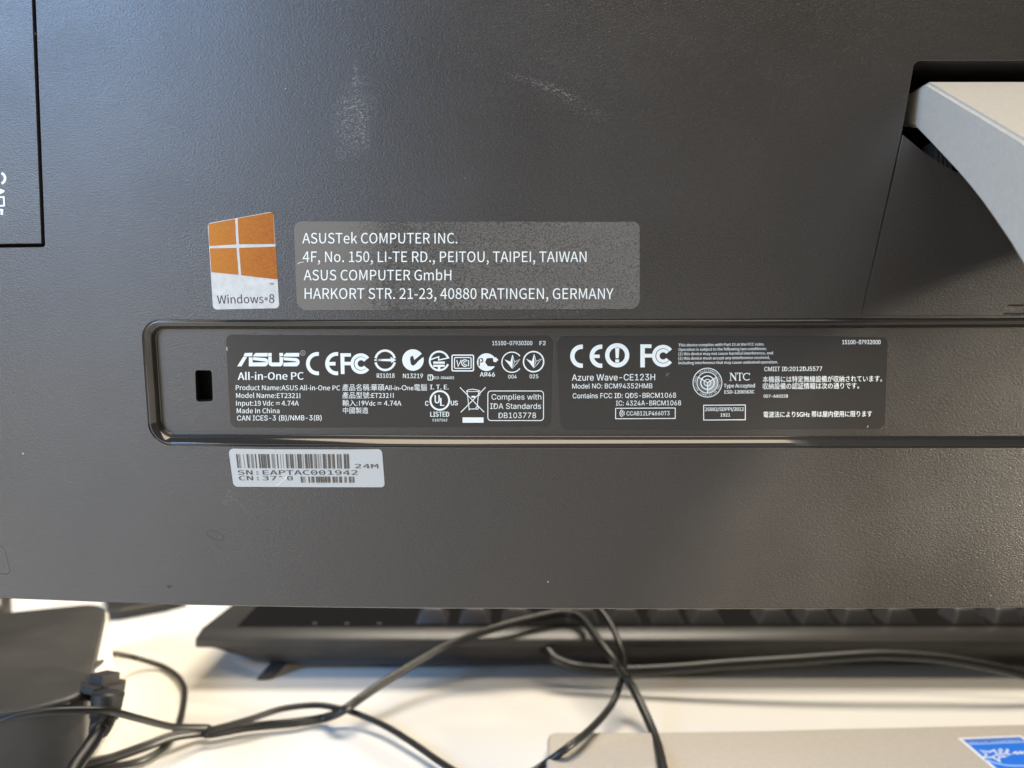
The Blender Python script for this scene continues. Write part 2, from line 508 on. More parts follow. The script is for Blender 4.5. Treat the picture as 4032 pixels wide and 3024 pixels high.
# recess for the rating labels
REC_D = -2.5 * MM
prof = [(0, 0), (0.07 * MM, -0.03 * MM), (0.12 * MM, -0.28 * MM), (0.32 * MM, -0.30 * MM), (0.40 * MM, -0.06 * MM), (0.55 * MM, 0.06 * MM), (0.75 * MM, 0.04 * MM),
        (0.95 * MM, -0.10 * MM), (1.1 * MM, -0.20 * MM), (1.9 * MM, -0.80 * MM), (2.1 * MM, -1.1 * MM), (2.40 * MM, -2.3 * MM), (2.46 * MM, -2.44 * MM), (2.6 * MM, REC_D)]
rl = ccw(densify(recess_out, 0.006))
v, f = strip(rl, prof)
TRIM = mesh('recess_trim', v, f, M_GLOSS, PC, smooth=True)
floor_loop = inset(rl, 2.6 * MM)
def slot_px(d):
    return ccw(rounded([pan(*px('R', x, y), REC_D) for x, y in [(776 - d, 688 - d), (945 + d, 690 - d), (958 + d, 1018 + d), (790 - d, 1026 + d)]], 9 * K + d * K * 0.3, 4))
sh = slot_px(10)
v, f = sheet(floor_loop, [sh], REC_D, 0.01)
FLOOR = mesh('label_recess', v, f, M_FLOOR, PC, smooth=True)
v, f = strip(sh, [(0, REC_D), (0.08 * MM, REC_D - 0.05 * MM), (0.22 * MM, REC_D - 0.25 * MM), (0.25 * MM, REC_D - 0.3 * MM), (0.25 * MM, REC_D - 3.2 * MM)])
vb, fb = sheet(inset(sh, 0.25 * MM), [], REC_D - 3.2 * MM, 0.02)
v, f = join((v, f), (vb, fb))
mesh('lock_slot', v, f, M_DEEP, FLOOR, smooth=True)

# service door, upper left
def build_door():
    dl = ccw(densify(inset(ccw(door_hole), 17.5 * K), 0.008))
    v, f = strip(dl, [(-0.35 * MM, -1.5 * MM), (-0.12 * MM, -0.14 * MM), (-0.06 * MM, -0.03 * MM), (0, 0.0)])
    s = sheet(dl, [], 0.0, 0.01)
    v, f = join((v, f), s)
    d = mesh('service_door', v, f, M_DOOR, PC, smooth=True)
    v, f = sheet(ccw(door_hole), [], -1.55 * MM, 0.02)
    mesh('door_gap', v, f, M_DEEP, d)
    p = Print(lambda X, Y, z: pos(*pan(X, Y, z), z))
    p.arc('D', -10, 430, 148, 70, -70, 70, 1.0, 20)
    p.poly('D', [(-60, 708), (0, 712), (60, 728), (105, 750), (132, 778), (105, 806), (60, 835), (0, 858), (-60, 872)])
    p.line('D', [(-100, 942), (105, 942), (112, 1172), (-100, 1182)], 46)
    p.poly('D', [(-50, 1262), (60, 1262), (92, 1280), (98, 1310), (80, 1345), (90, 1418), (10, 1420), (18, 1320), (-10, 1305), (-50, 1312)])
    p.done('lettering', M_PRINT, d)
build_door()
# little flush cap, lower left edge
v, f = join(sheet(inset(port_hole, 0.12 * MM), [], -0.01 * MM, 0.01), strip(inset(port_hole, 0.12 * MM), [(0, -0.01 * MM), (-0.03 * MM, -0.05 * MM), (-0.04 * MM, -0.4 * MM)]))
mesh('port_cap', v, f, M_FLOOR, PC, smooth=True)
v, f = sheet(port_hole, [], -0.38 * MM, 0.02)
mesh('cap_gap', v, f, M_DEEP, PC)

# hinge cover below the stand arm
def build_hinge():
    g = 4.5 * K
    top = [pan(*px('A', x, y)) for x, y in [(371, 522), (480, 605), (600, 690), (690, 738)]]
    b = st[2]
    poly = [(b[0] + g, b[1] + g * 0.5), (top[0][0] + g * 1.3, top[0][1])] + top[1:] + [(SYM, top[-1][1] - 0.004)]
    poly += [mirror(p) for p in poly[::-1] if p[0] < SYM - 1e-6]
    poly = ccw(rounded(poly, [0.0002] + [0] * (len(poly) - 2) + [0.0002]))
    notch = ccw(rounded([pan(3948, 1252), pan(3966, 1199), pan(4300, 1199), pan(4300, 1252)], [6 * K, 12 * K, 6 * K, 0], 4))
    notch = [(p[0], max(p[1], b[1] + g * 0.5 + 0.0002)) for p in notch]
    x0 = top[0][0]
    v1 = sheet(poly, [notch], -0.05 * MM, 0.008)
    v2 = strip(ccw(densify(poly, 0.008)), [(0, -0.05 * MM), (-0.05 * MM, -0.12 * MM), (-0.08 * MM, -2.5 * MM)])
    v3 = strip(notch, [(0, -0.05 * MM), (0.1 * MM, -0.2 * MM), (0.3 * MM, -1.6 * MM)])
    v4 = sheet(inset(notch, 0.3 * MM), [], -1.6 * MM, 0.02)
    v, f = join(v1, v2, v3, v4)
    mesh('hinge_cover', v, f, M_BODY, PC, smooth=False)
    for p in bpy.data.objects['hinge_cover'].data.polygons: p.use_smooth = True
    # dark well behind the arm
    v, f = sheet(ccw(stand_hole), [], -22 * MM, 0.02)
    mesh('hinge_well', v, f, M_DEEP, PC)
    # ribs seen in the gap under the arm
    bm = bmesh.new()
    for k, (x, y) in enumerate([(548, 640), (575, 662), (602, 684), (628, 702)]):
        u, vv = pan(*px('A', x, y), -6 * MM)
        c = pos(u, vv, -7 * MM)
        bmesh.ops.create_cube(bm, size=1.0, matrix=Matrix.Translation(c) @ Matrix.Diagonal((0.0008, 0.006, 0.006, 1)))
    bmobj('hinge_rib', bm, M_ADP, PC)
build_hinge()

# silver stand: arm and base plate
XA = on_y(*px('A', 445, 300), 0.194).x
def build_stand():
    up = [on_x(*px('A', x, y), XA) for x, y in [(516, 212), (610, 268), (700, 322), (800, 380), (900, 440), (1000, 500), (1084, 550)]]
    lo = [on_x(*px('A', x, y), XA) for x, y in [(447, 480), (520, 555), (600, 642), (680, 728), (760, 822), (830, 912), (900, 1012), (1000, 1160), (1084, 1300)]]
    UP = [(p.y, p.z) for p in up]; LO = [(p.y, p.z) for p in lo]
    e = UP[-1]
    upper = [(UP[0][0] + 0.018, UP[0][1] + 0.0005)] + UP + [(e[0] - 0.010, e[1] - 0.010), (e[0] - 0.020, e[1] - 0.026), (e[0] - 0.027, e[1] - 0.048), (e[0] - 0.033, e[1] - 0.080), (e[0] - 0.036, e[1] - 0.12), (e[0] - 0.037, 0.006)]
    s = LO[-1]
    lower = [(LO[0][0] + 0.018, LO[0][1] + 0.006)] + LO + [(s[0] - 0.006, s[1] - 0.020), (s[0] - 0.010, s[1] - 0.045), (s[0] - 0.012, s[1] - 0.075), (s[0] - 0.013, 0.006)]
    poly = upper + lower[::-1]
    bm = bmesh.new()
    A = [bm.verts.new((XA, y, z)) for y, z in poly]
    B = [bm.verts.new((2 * SYM - XA, y, z)) for y, z in poly]
    n = len(poly)
    side = [bm.faces.new(A), bm.faces.new(B[::-1])]
    for i in range(n): bm.faces.new((A[i], B[i], B[(i + 1) % n], A[(i + 1) % n]))
    bmesh.ops.recalc_face_normals(bm, faces=bm.faces)
    ed = [e_ for e_ in bm.edges if any(f_ in side for f_ in e_.link_faces)]
    bmesh.ops.bevel(bm, geom=ed, offset=0.0007, segments=3, affect='EDGES')
    bmesh.ops.triangulate(bm, faces=[f_ for f_ in bm.faces if len(f_.verts) > 6])
    o = bmobj('stand_arm', bm, M_SILVER, PC)
    for p in o.data.polygons: p.use_smooth = abs(p.normal.x) < 0.999
    o.data.set_sharp_from_angle(angle=math.radians(25))
    ZB = 0.006
    far = [on_z(X, Y, ZB) for X, Y in [(2148, 3150), (2150, 3024), (2153, 2960), (2156, 2881), (2400, 2880.5), (2600, 2880), (3000, 2874), (3300, 2866), (4032, 2849)]]
    F2 = [(p.x, p.y) for p in far]
    ye = F2[-1][1]; near = F2[0][1]
    pl = [(F2[0][0] + 0.001, 0.075)] + F2 + [(2 * SYM - F2[1][0], ye + 0.002), (2 * SYM - F2[0][0], 0.075)]
    r = [0.008] + [0] * len(F2) + [0.006, 0.008]; r[4] = 0.0042
    pl = ccw(rounded(pl, r, 8))
    bm = bmesh.new()
    n = len(pl); rows = []
    for d, z in [(0.0, 0.0005), (0.0, ZB - 0.0012), (0.0004, ZB - 0.0003), (0.0012, ZB)]:
        rows.append([bm.verts.new((x, y, z)) for x, y in inset(pl, d)])
    for a, b in zip(rows, rows[1:]):
        for i in range(n): bm.faces.new((a[i], a[(i + 1) % n], b[(i + 1) % n], b[i]))
    bm.faces.new(rows[-1])
    bmesh.ops.triangulate(bm, faces=[f_ for f_ in bm.faces if len(f_.verts) > 4])
    b = bmobj('stand_base', bm, M_BASE, PC)
    # energy label lying on the base plate
    zs = ZB + 0.00012
    tl = on_z(*px('E', 470, 373), zs); tr = on_z(*px('E', 2131, 303), zs); l2 = on_z(*px('E', 1400, 1159), zs)
    e1 = tr - tl; e2 = (l2 - tl).normalized(); e2 = e2 - e1.normalized() * e2.dot(e1.normalized()) * 0.0
    w = e1.length; h = w * 1.0
    c = [tl, tl + e2 * h, tr + e2 * h, tr]
    st_o = mesh('energy_sticker', c + [Vector((p.x, p.y, ZB)) for p in c], [(0, 1, 2, 3), (0, 1, 5, 4), (1, 2, 6, 5), (2, 3, 7, 6), (3, 0, 4, 7)], mat('white_sticker_paper', (0.80, 0.81, 0.82), 0.35), PC)
    BLUE = mat('blue_sticker_print', (0.010, 0.17, 0.72), 0.3); LB = mat('light_blue_print', (0.30, 0.50, 0.90), 0.35); MB_ = mat('muted_blue_print', (0.055, 0.15, 0.55), 0.3)
    def at(s, t, z): return tl + e1 * s + e2 * (t * h) + Vector((0, 0, z))
    mesh('blue_field', [at(0.045, 0.205, 2e-5), at(0.045, 0.955, 2e-5), at(0.955, 0.955, 2e-5), at(0.955, 0.205, 2e-5)], [(0, 1, 2, 3)], BLUE, st_o)
    mesh('blue_band', [at(0.045, 0.045, 2e-5), at(0.045, 0.17, 2e-5), at(0.955, 0.17, 2e-5), at(0.955, 0.045, 2e-5)], [(0, 1, 2, 3)], MB_, st_o)
    mesh('dividing_line', [at(0.045, 0.17, 2.4e-5), at(0.045, 0.205, 2.4e-5), at(0.955, 0.205, 2.4e-5), at(0.955, 0.17, 2.4e-5)], [(0, 1, 2, 3)], LB, st_o)
    fn = lambda X, Y, z: on_z(X, Y, zs) + Vector((0, 0, z))
    p = Print(fn, 4e-5)
    p.frame_text('E', 'ENERGY STAR', 'sans', 0.012, (2075, 415), (-1330, 55), (62, 78))
    p.done('lettering', LB, st_o)
    p = Print(fn, 4e-5)
    p.line('E', [(1500, 790), (1430, 685), (1310, 745), (1050, 690), (1240, 810), (1150, 880), (1390, 880), (1580, 985), (1545, 870), (1750, 855)], 36)
    p.line('E', [(1390, 860), (1570, 790), (1640, 700), (1590, 665), (1550, 700), (1600, 800), (1700, 790), (1790, 740), (1800, 690), (1760, 675), (1735, 720), (1790, 810), (1870, 800)], 32)
    p.line('E', [(1920, 790), (1990, 740), (2040, 790), (2110, 735), (2150, 780), (2230, 730), (2290, 780)], 40)
    p.done('star_mark', mat('white_star_print', (0.75, 0.79, 0.85), 0.35), st_o)
    p = Print(fn, 4e-5)
    p.line('E', [(1180, 935), (1300, 975), (1480, 1035), (1700, 1085), (1900, 1105), (2212, 1105), (2500, 1075)], 42)
    p.done('arc_mark', LB, st_o)
build_stand()

# ------------------------------------------------------------------ stickers on the back
def sticker(name, outline_uv, off, thick, m, edge_m=None, label=None, lift_edge=0.0):
    lp = ccw(outline_uv)
    a = sheet(lp, [], off + thick, 0.006)
    b = strip(lp, [(0, off + thick), (-0.03 * MM, off + thick - 0.02 * MM), (-0.05 * MM, off)])
    v, f = join(a, b)
    o = mesh(name, v, f, m, PC)
    if label: o['label'] = label
    return o
def on_back(base_off):
    return lambda X, Y, z: pos(*pan(X, Y, base_off + z), base_off + z)

# operating system sticker with four orange panes
def build_os_sticker():
    C = 'C2'; T = 0.10 * MM
    ol = rounded([pan(*px(C, x, y)) for x, y in [(107, 221), (820, 92), (885, 1142), (165, 1157)]], [14 * K, 14 * K, 16 * K, 16 * K], 5)
    m = mat('sticker_silver_white', (0.52, 0.535, 0.53), 0.36); g = G(m)
    n = g.noise(420, None, 4, 0.6)
    g.l(g.mix(g.ramp(n, 0.42, 0.62), (0.50, 0.51, 0.50), (0.57, 0.58, 0.57)), g.b.inputs['Base Color'])
    o = sticker('operating_system_sticker', ol, 0, T, m)
    om = mat('orange_foil', (0.5, 0.2, 0.03), 0.40, 0.25, 0.1); g = G(om)
    sx = g.n('ShaderNodeSeparateXYZ'); g.l(g.co(), sx.inputs[0])
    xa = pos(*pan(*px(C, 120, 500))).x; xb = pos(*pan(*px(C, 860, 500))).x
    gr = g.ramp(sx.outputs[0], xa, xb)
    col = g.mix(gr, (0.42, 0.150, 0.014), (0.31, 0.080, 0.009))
    nn = g.noise(1500, g.scaled((1, 1, 2)), 3, 0.6)
    col = g.mix(g.math('MULTIPLY', g.ramp(nn, 0.35, 0.7), 0.5), col, (0.48, 0.20, 0.03))
    g.l(col, g.b.inputs['Base Color']); g.bump(nn, 0.25, 0.0001)
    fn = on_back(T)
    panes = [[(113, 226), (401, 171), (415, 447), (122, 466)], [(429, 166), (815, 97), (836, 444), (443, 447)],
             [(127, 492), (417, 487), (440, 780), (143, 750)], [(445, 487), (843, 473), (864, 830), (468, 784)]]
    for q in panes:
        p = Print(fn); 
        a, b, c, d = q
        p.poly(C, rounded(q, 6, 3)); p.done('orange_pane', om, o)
    p = Print(fn); p.text(C, 'TM', 771, 822, 888, 867, 'sans', 0.0); p.done('lettering', M_INK, o)
    p = Print(fn); p.text(C, 'Windows', 210, 713, 1094, 1005, 'hum', -0.0, 8, -6); p.text(C, '8', 772, 830, 1085, 992, 'hum', 0.0); p.done('lettering', M_INKD, o)
    p = Print(fn); p.disc(C, 740, 1042, 19); p.done('registered_mark', M_INKL, o)
build_os_sticker()

# address sticker, translucent worn grey film
def build_address():
    C = 'F'; T = 0.08 * MM
    ol = rounded([pan(*px(C, x, y)) for x, y in [(635, 478.5), (1381.5, 479.5), (1382, 667), (642, 670)]], [30 * K, 26 * K, 36 * K, 40 * K], 6)
    m = mat('worn_grey_film', (0.15, 0.145, 0.135), 0.42); g = G(m)
    n1 = g.noise(2300, g.scaled((1, 1, 1.4)), 3, 0.7); n2 = g.noise(45, None, 4, 0.6)
    sx = g.n('ShaderNodeSeparateXYZ'); g.l(g.co(), sx.inputs[0])
    xa = pos(*pan(*px(C, 650, 570))).x; xb = pos(*pan(*px(C, 840, 570))).x; xc = pos(*pan(*px(C, 1382, 570))).x
    thr = g.math('ADD', g.ramp(sx.outputs[0], xa, xb, -0.30, 0.09), g.math('MULTIPLY', g.math('SUBTRACT', n2, 0.5), 0.06))
    thr = g.math('ADD', thr, g.ramp(sx.outputs[0], xb, xc, 0.0, -0.10))
    f = g.ramp(g.math('ADD', n1, thr), 0.46, 0.68)
    col = g.mix(f, (0.145, 0.134, 0.117), (0.034, 0.031, 0.027))
    g.l(col, g.b.inputs['Base Color']); g.bump(n1, 0.35, 0.0001)
    o = sticker('address_sticker', ol, 0, T, m)
    for body, x0, x1, b, t in [('ASUSTek COMPUTER INC.', 653, 988, 525.8, 503.3), ('4F, No. 150, LI-TE RD., PEITOU, TAIPEI, TAIWAN', 654, 1267, 566, 543.3),
                               ('ASUS COMPUTER GmbH', 656, 975, 605.5, 583), ('HARKORT STR. 21-23, 40880 RATINGEN, GERMANY', 658, 1325, 645.5, 622.5)]:
        p = Print(on_back(T)); p.text(C, body, x0, x1, b, t, 'hum', 0.0015, -0.5 if x1 > 1300 else 0); p.done('text_line', M_PRINT, o)
    p = Print(on_back(T)); p.line('C2', [(1082, 662), (1105, 648), (1128, 642), (1152, 640)], 5); p.done('scratch', M_PRINT, o)
build_address()

# serial number sticker
def build_serial():
    C = 'C4'; T = 0.10 * MM
    ol = rounded([pan(*px(C, x, y)) for x, y in [(127, 86), (2034, 93), (2070, 562), (192, 555)]], [18 * K, 16 * K, 14 * K, 18 * K], 5)
    m = mat('serial_sticker_paper', (0.46, 0.475, 0.46), 0.35)
    o = sticker('serial_sticker', ol, 0, T, m)
    fn = on_back(T)
    bars = [(217, 20, 0), (246, 9, 0), (262, 7, 1), (305, 9, 1), (346, 20, 0), (371, 8, 1), (396, 24, 1), (424, 6, 1), (450, 16, 0), (494, 20, 0), (522, 26, 0), (553, 20, 0), (578, 12, 0), (600, 30, 0), (655, 40, 1),
            (722, 14, 0), (763, 8, 1), (795, 8, 1), (834, 20, 0), (860, 10, 1), (884, 20, 0), (910, 18, 0), (947, 10, 1), (976, 28, 0), (1010, 18, 0), (1043, 10, 1), (1071, 32, 0), (1112, 14, 0), (1136, 28, 0), (1180, 20, 1), (1206, 10, 0),
            (1232, 16, 1), (1262, 9, 1), (1294, 32, 0), (1332, 10, 1), (1358, 32, 0), (1404, 10, 1), (1420, 22, 0), (1470, 14, 0), (1492, 12, 1), (1512, 14, 0), (1556, 30, 0), (1596, 24, 0)]
    p = Print(fn); q = Print(fn)
    def bar(P, x, w, y0, y1, s0, s1, xa, xb):
        t = (x - xa) / (xb - xa); sl = s0 + (s1 - s0) * t
        P.poly(C, [(x, y0), (x + w, y0), (x + w + sl, y1), (x + sl, y1)])
    for x, w, l in bars: bar(q if l else p, x, w, 152, 325 + 8 * (x - 215) / 1400, 20, 8, 215, 1620)
    bars2 = [(1020, 20, 0), (1050, 8, 1), (1068, 8, 1), (1116, 16, 0), (1150, 10, 1), (1166, 22, 0), (1210, 20, 0), (1238, 24, 0), (1270, 22, 0), (1300, 14, 0), (1322, 24, 0), (1352, 10, 1), (1364, 24, 0), (1418, 26, 0), (1452, 10, 1), (1468, 10, 0), (1500, 32, 0), (1562, 12, 1), (1580, 10, 0), (1622, 20, 0), (1652, 10, 1), (1672, 14, 0)]
    for x, w, l in bars2: bar(q if l else p, x, w, 432, 507, 8, 3, 1020, 1690)
    p.done('barcode', M_INK, o); q.done('barcode', M_INKL, o)
    for body, x0, x1, b, t in [('24M', 1702, 1993, 327, 275), ('SN:EAPTAC001942', 245, 1735, 407, 352), ('CN:37', 256, 728, 477, 424), ('0', 855, 930, 478, 426)]:
        p = Print(fn); p.text(C, body, x0, x1, b, t, 'mono', 0.012, -2 if x1 > 1500 else 0, -6); p.done('text_line', M_INK, o)
    p = Print(fn); p.line(C, [(752, 434), (785, 432), (792, 436)], 9); p.done('scratched_digit', M_INK, o)
    p = Print(fn); p.poly(C, [(815, 462), (840, 425), (858, 432), (838, 470)]); p.line(C, [(815, 470), (760, 520), (718, 545)], 10); p.done('scratch', mat('scratch_white', (0.68, 0.68, 0.64), 0.3), o)
build_serial()

# ------------------------------------------------------------------ the two rating labels in the recess
LT = 0.10 * MM
def build_rating():
    C = 'C1'; off = REC_D
    ol = rounded([pan(*px(C, x, y), off) for x, y in [(46, 60), (2079, 68), (2066, 628), (78, 636)]], 26 * K, 6)
    o = sticker('rating_label', ol, off, LT, M_FILM)
    fn = on_back(off + LT)
    def P(name='certification_mark'):
        return Print(fn)
    def line(*a, **k):
        p = Print(fn); p.text(C, *a, **k); p.done('text_line', M_PRINT, o)
    line('15100-07930300', 1704, 1953, 125, 99, 'sans', 0.014); line('F2', 1998, 2036, 125, 99, 'sans', 0.014)
    line('All-in-One PC', 120, 530, 341, 295, 'hum', 0.008, 2)
    line('Product Name:ASUS All-in-One PC', 108, 757, 404, 374, 'hum', 0.003, -2)
    line('產品名稱:華碩All-in-One電腦', 770, 1298, 405, 374, 'bold', 0.0)
    line('Model Name:ET2321I', 110, 509, 453, 423, 'hum', 0.003, -1); line('產品型號:ET2321I', 770, 1090, 453, 423, 'bold', 0.0)
    line('Input:19 Vdc', 110, 344, 501, 471, 'hum', 0.003); line('4.74A', 393, 500, 501, 471, 'hum', 0.003)
    line('輸入:19Vdc', 772, 976, 501, 471, 'bold', 0.0); line('4.74A', 1030, 1138, 501, 471, 'hum', 0.003)
    for x in (358, 990):
        p = P(); p.line(C, [(x, 482), (x + 24, 482)], 4)
        for k in range(3): p.line(C, [(x + 9 * k, 492), (x + 9 * k + 6, 492)], 4)
        p.done('direct_current_mark', M_PRINT, o)
    line('Made In China', 114, 380, 548, 518, 'hum', 0.003); line('中國製造', 775, 932, 547, 518, 'bold', 0.0)
    line('CAN ICES-3 (B)/NMB-3(B)', 116, 642, 594, 563, 'sans', 0.006, 2)
    line('I. T. E.', 1316, 1433, 400, 371, 'sans', 0.024)
    line('R31018', 985, 1096, 328, 301, 'sans', 0.012); line('N13219', 1148, 1272, 330, 302, 'sans', 0.012)
    line('D13-0344001', 1335, 1467, 336, 319, 'sans', 0.020); line('AЯ46', 1626, 1720, 320, 293, 'sans', 0.024)
    line('004', 1803, 1856, 332, 309, 'sans', 0.012); line('025', 1936, 1990, 331, 307, 'sans', 0.012)
    line('LISTED', 1318, 1436, 570, 539, 'sans', 0.026); line('E187242', 1333, 1424, 599, 583, 'sans', 0.014)
    C7 = 'C7'
    def l7(*a, **k):
        p = Print(fn); p.text(C7, *a, **k); p.done('text_line', M_PRINT, o)
    l7('Complies with', 1481, 2022, 756, 697, 'sans', 0.002); l7('IDA Standards', 1465, 2020, 857, 797, 'sans', 0.002); l7('DB103778', 1557, 1965, 957, 898, 'sans', 0.002)
    p = P(); p.rrect(C7, 1440, 662, 2046, 984, 34, 9); p.done('text_frame', M_PRINT, o)
    # maker's logo
    L = 'L'; p = P()
    for q in [[(228, 107), (336, 104), (331, 155), (209, 155)], [(205, 162), (259, 162), (181, 294), (121, 294)],
              [(342, 156), (352, 135), (380, 106), (549, 106), (549, 156)],
              [(285, 168), (338, 168), (338, 294), (285, 294)], [(345, 166), (520, 178), (548, 195), (556, 222), (555, 236), (522, 231), (500, 224), (345, 206)], [(338, 240), (555, 236), (550, 268), (520, 294), (338, 294)],
              [(556, 106), (606, 106), (606, 156), (556, 156)], [(558, 162), (606, 162), (606, 240), (558, 240)], [(558, 240), (765, 240), (757, 274), (733, 294), (600, 294), (568, 275)], [(716, 160), (765, 168), (765, 240), (716, 240)], [(712, 106), (766, 106), (766, 150), (716, 156)],
              [(772, 156), (778, 135), (806, 106), (995, 106), (991, 158)], [(770, 168), (955, 178), (990, 202), (999, 233), (952, 233), (935, 223), (775, 208)], [(770, 243), (999, 233), (990, 267), (960, 294), (770, 294)]]:
        p.poly(L, q)
    p.done('maker_logo', M_PRINT, o)
    p = P(); p.arc(L, 1043, 107, 33, 9); p.text(L, 'R', 1030, 1058, 125, 90, 'sans', 0.01); p.done('registered_mark', M_PRINT_L, o)
    # conformity marks
    p = P(); p.arc(L, 1250, 256, 136, 53, 82, 278); p.arc(L, 1520, 256, 136, 53, 82, 278); p.rect(L, 1410, 232, 1503, 283); p.done('certification_mark', M_PRINT, o)
    p = P()
    p.poly(L, [(1570, 110), (1719, 110), (1719, 158), (1628, 158), (1628, 231), (1722, 231), (1722, 279), (1628, 279), (1630, 402), (1578, 402)])
    p.arc(L, 1858, 256, 122, 46, 36, 324); p.arc(L, 1862, 256, 70, 44, 36, 324); p.done('certification_mark', M_PRINT, o)
    p = P(); p.arc(C7, 322, 328, 106, 25, 12, 168); p.arc(C7, 322, 328, 106, 25, 192, 348)
    p.poly(C7, [(225, 316), (385, 312), (378, 290), (442, 325), (385, 359), (392, 340), (225, 334), (300, 325)]); p.rect(C7, 205, 317, 230, 334); p.done('certification_mark', M_PRINT, o)
    p = P(); p.disc(C7, 625, 325, 117); p.done('certification_mark', M_PRINT, o)
    pd = Print(fn, 0.00005); pd.poly(C7, [(593, 315), (600, 287), (625, 280), (640, 325), (700, 275), (765, 222), (765, 268), (690, 330), (650, 372), (625, 388), (603, 372)]); pd.done('tick_mark', M_FILM, o)
    p = P(); p.arc(C7, 910, 335, 102, 21, 20, 340); p.line(C7, [(812, 322), (905, 290), (905, 325), (1020, 300)], 14)
    p.rect(C7, 846, 342, 972, 365); p.rect(C7, 846, 376, 972, 399); p.rect(C7, 896, 399, 924, 430); p.done('certification_mark', M_PRINT, o)
    p = P(); p.rrect(C7, 789, 487, 838, 543, 6, 9); p.text(C7, 'T', 800, 828, 536, 496, 'sans', 0.03); p.done('certification_mark', M_PRINT, o)
    p = P(); p.rrect(C7, 1050, 272, 1284, 443, 14, 14); p.rrect(C7, 1077, 298, 1258, 416, 12, 11)
    p.line(C7, [(1103, 326), (1116, 392), (1152, 322)], 11); p.arc(C7, 1190, 358, 35, 11, 40, 320); p.arc(C7, 1192, 358, 16, 9, 40, 320); p.line(C7, [(1230, 326), (1230, 392)], 11); p.done('certification_mark', M_PRINT, o)
    p = P(); p.disc(C7, 1425, 348, 96, 40, 1.08); p.poly(C7, [(1495, 318), (1550, 312), (1552, 332), (1495, 338)]); p.poly(C7, [(1510, 298), (1534, 296), (1536, 354), (1512, 356)]); p.done('certification_mark', M_PRINT, o)
    pd = Print(fn, 0.00005); pd.poly(C7, rounded([(1410, 350), (1430, 305), (1500, 302), (1497, 345), (1545, 350), (1545, 390), (1490, 395), (1440, 392)], 14, 4)); pd.line(C7, [(1346, 390), (1346, 310)], 15)
    pd.arc(C7, 1366, 328, 19, 12, -110, 110); pd.done('letter_cutout', M_FILM, o)
    for cx, a0, a1, w in ((1703, 38, 322, 12), (1938, 0, 360, 15)):
        p = P(); d = cx - 1703; e = -6 if d else 0
        p.arc(C7, cx, 349 + e, 110, w, a0, a1)
        for q in [[(1620, 318), (1690, 345), (1704, 420), (1660, 362)], [(1708, 265), (1712, 350), (1706, 420), (1685, 345)]]:
            p.poly(C7, [(x + d, y + e) for x, y in q])
        p.line(C7, [(x + d, y + e) for x, y in [(1708, 268), (1730, 345), (1708, 418), (1752, 366), (1790, 318), (1730, 346)]], 7)
        p.done('certification_mark', M_PRINT, o)
    p = P(); p.arc(C7, 917, 765, 102, 20); p.text(C7, 'U', 860, 916, 795, 706, 'sans', 0.035); p.text(C7, 'L', 920, 968, 824, 737, 'sans', 0.035)
    p.text(C7, 'C', 757, 795, 822, 770, 'sans', 0.03); p.text(C7, 'US', 1036, 1114, 818, 768, 'sans', 0.03); p.done('certification_mark', M_PRINT, o)
    p = P(); p.line(C7, [(1137, 623), (1400, 893)], 9); p.line(C7, [(1417, 621), (1145, 895)], 9)
    p.line(C7, [(1205, 668), (1225, 650), (1275, 642), (1335, 654), (1345, 668)], 8); p.line(C7, [(1205, 668), (1345, 668)], 7); p.line(C7, [(1215, 672), (1237, 868), (1245, 858), (1310, 858)], 8)
    p.line(C7, [(1340, 668), (1326, 828)], 8); p.arc(C7, 1325, 847, 14, 8); p.rrect(C7, 1338, 656, 1354, 710, 5, 6); p.rect(C7, 1262, 715, 1305, 735); p.done('crossed_bin_mark', M_PRINT, o)
    p = P(); p.rect(C7, 1165, 950, 1393, 1008); p.done('solid_bar', M_PRINT, o)
build_rating()

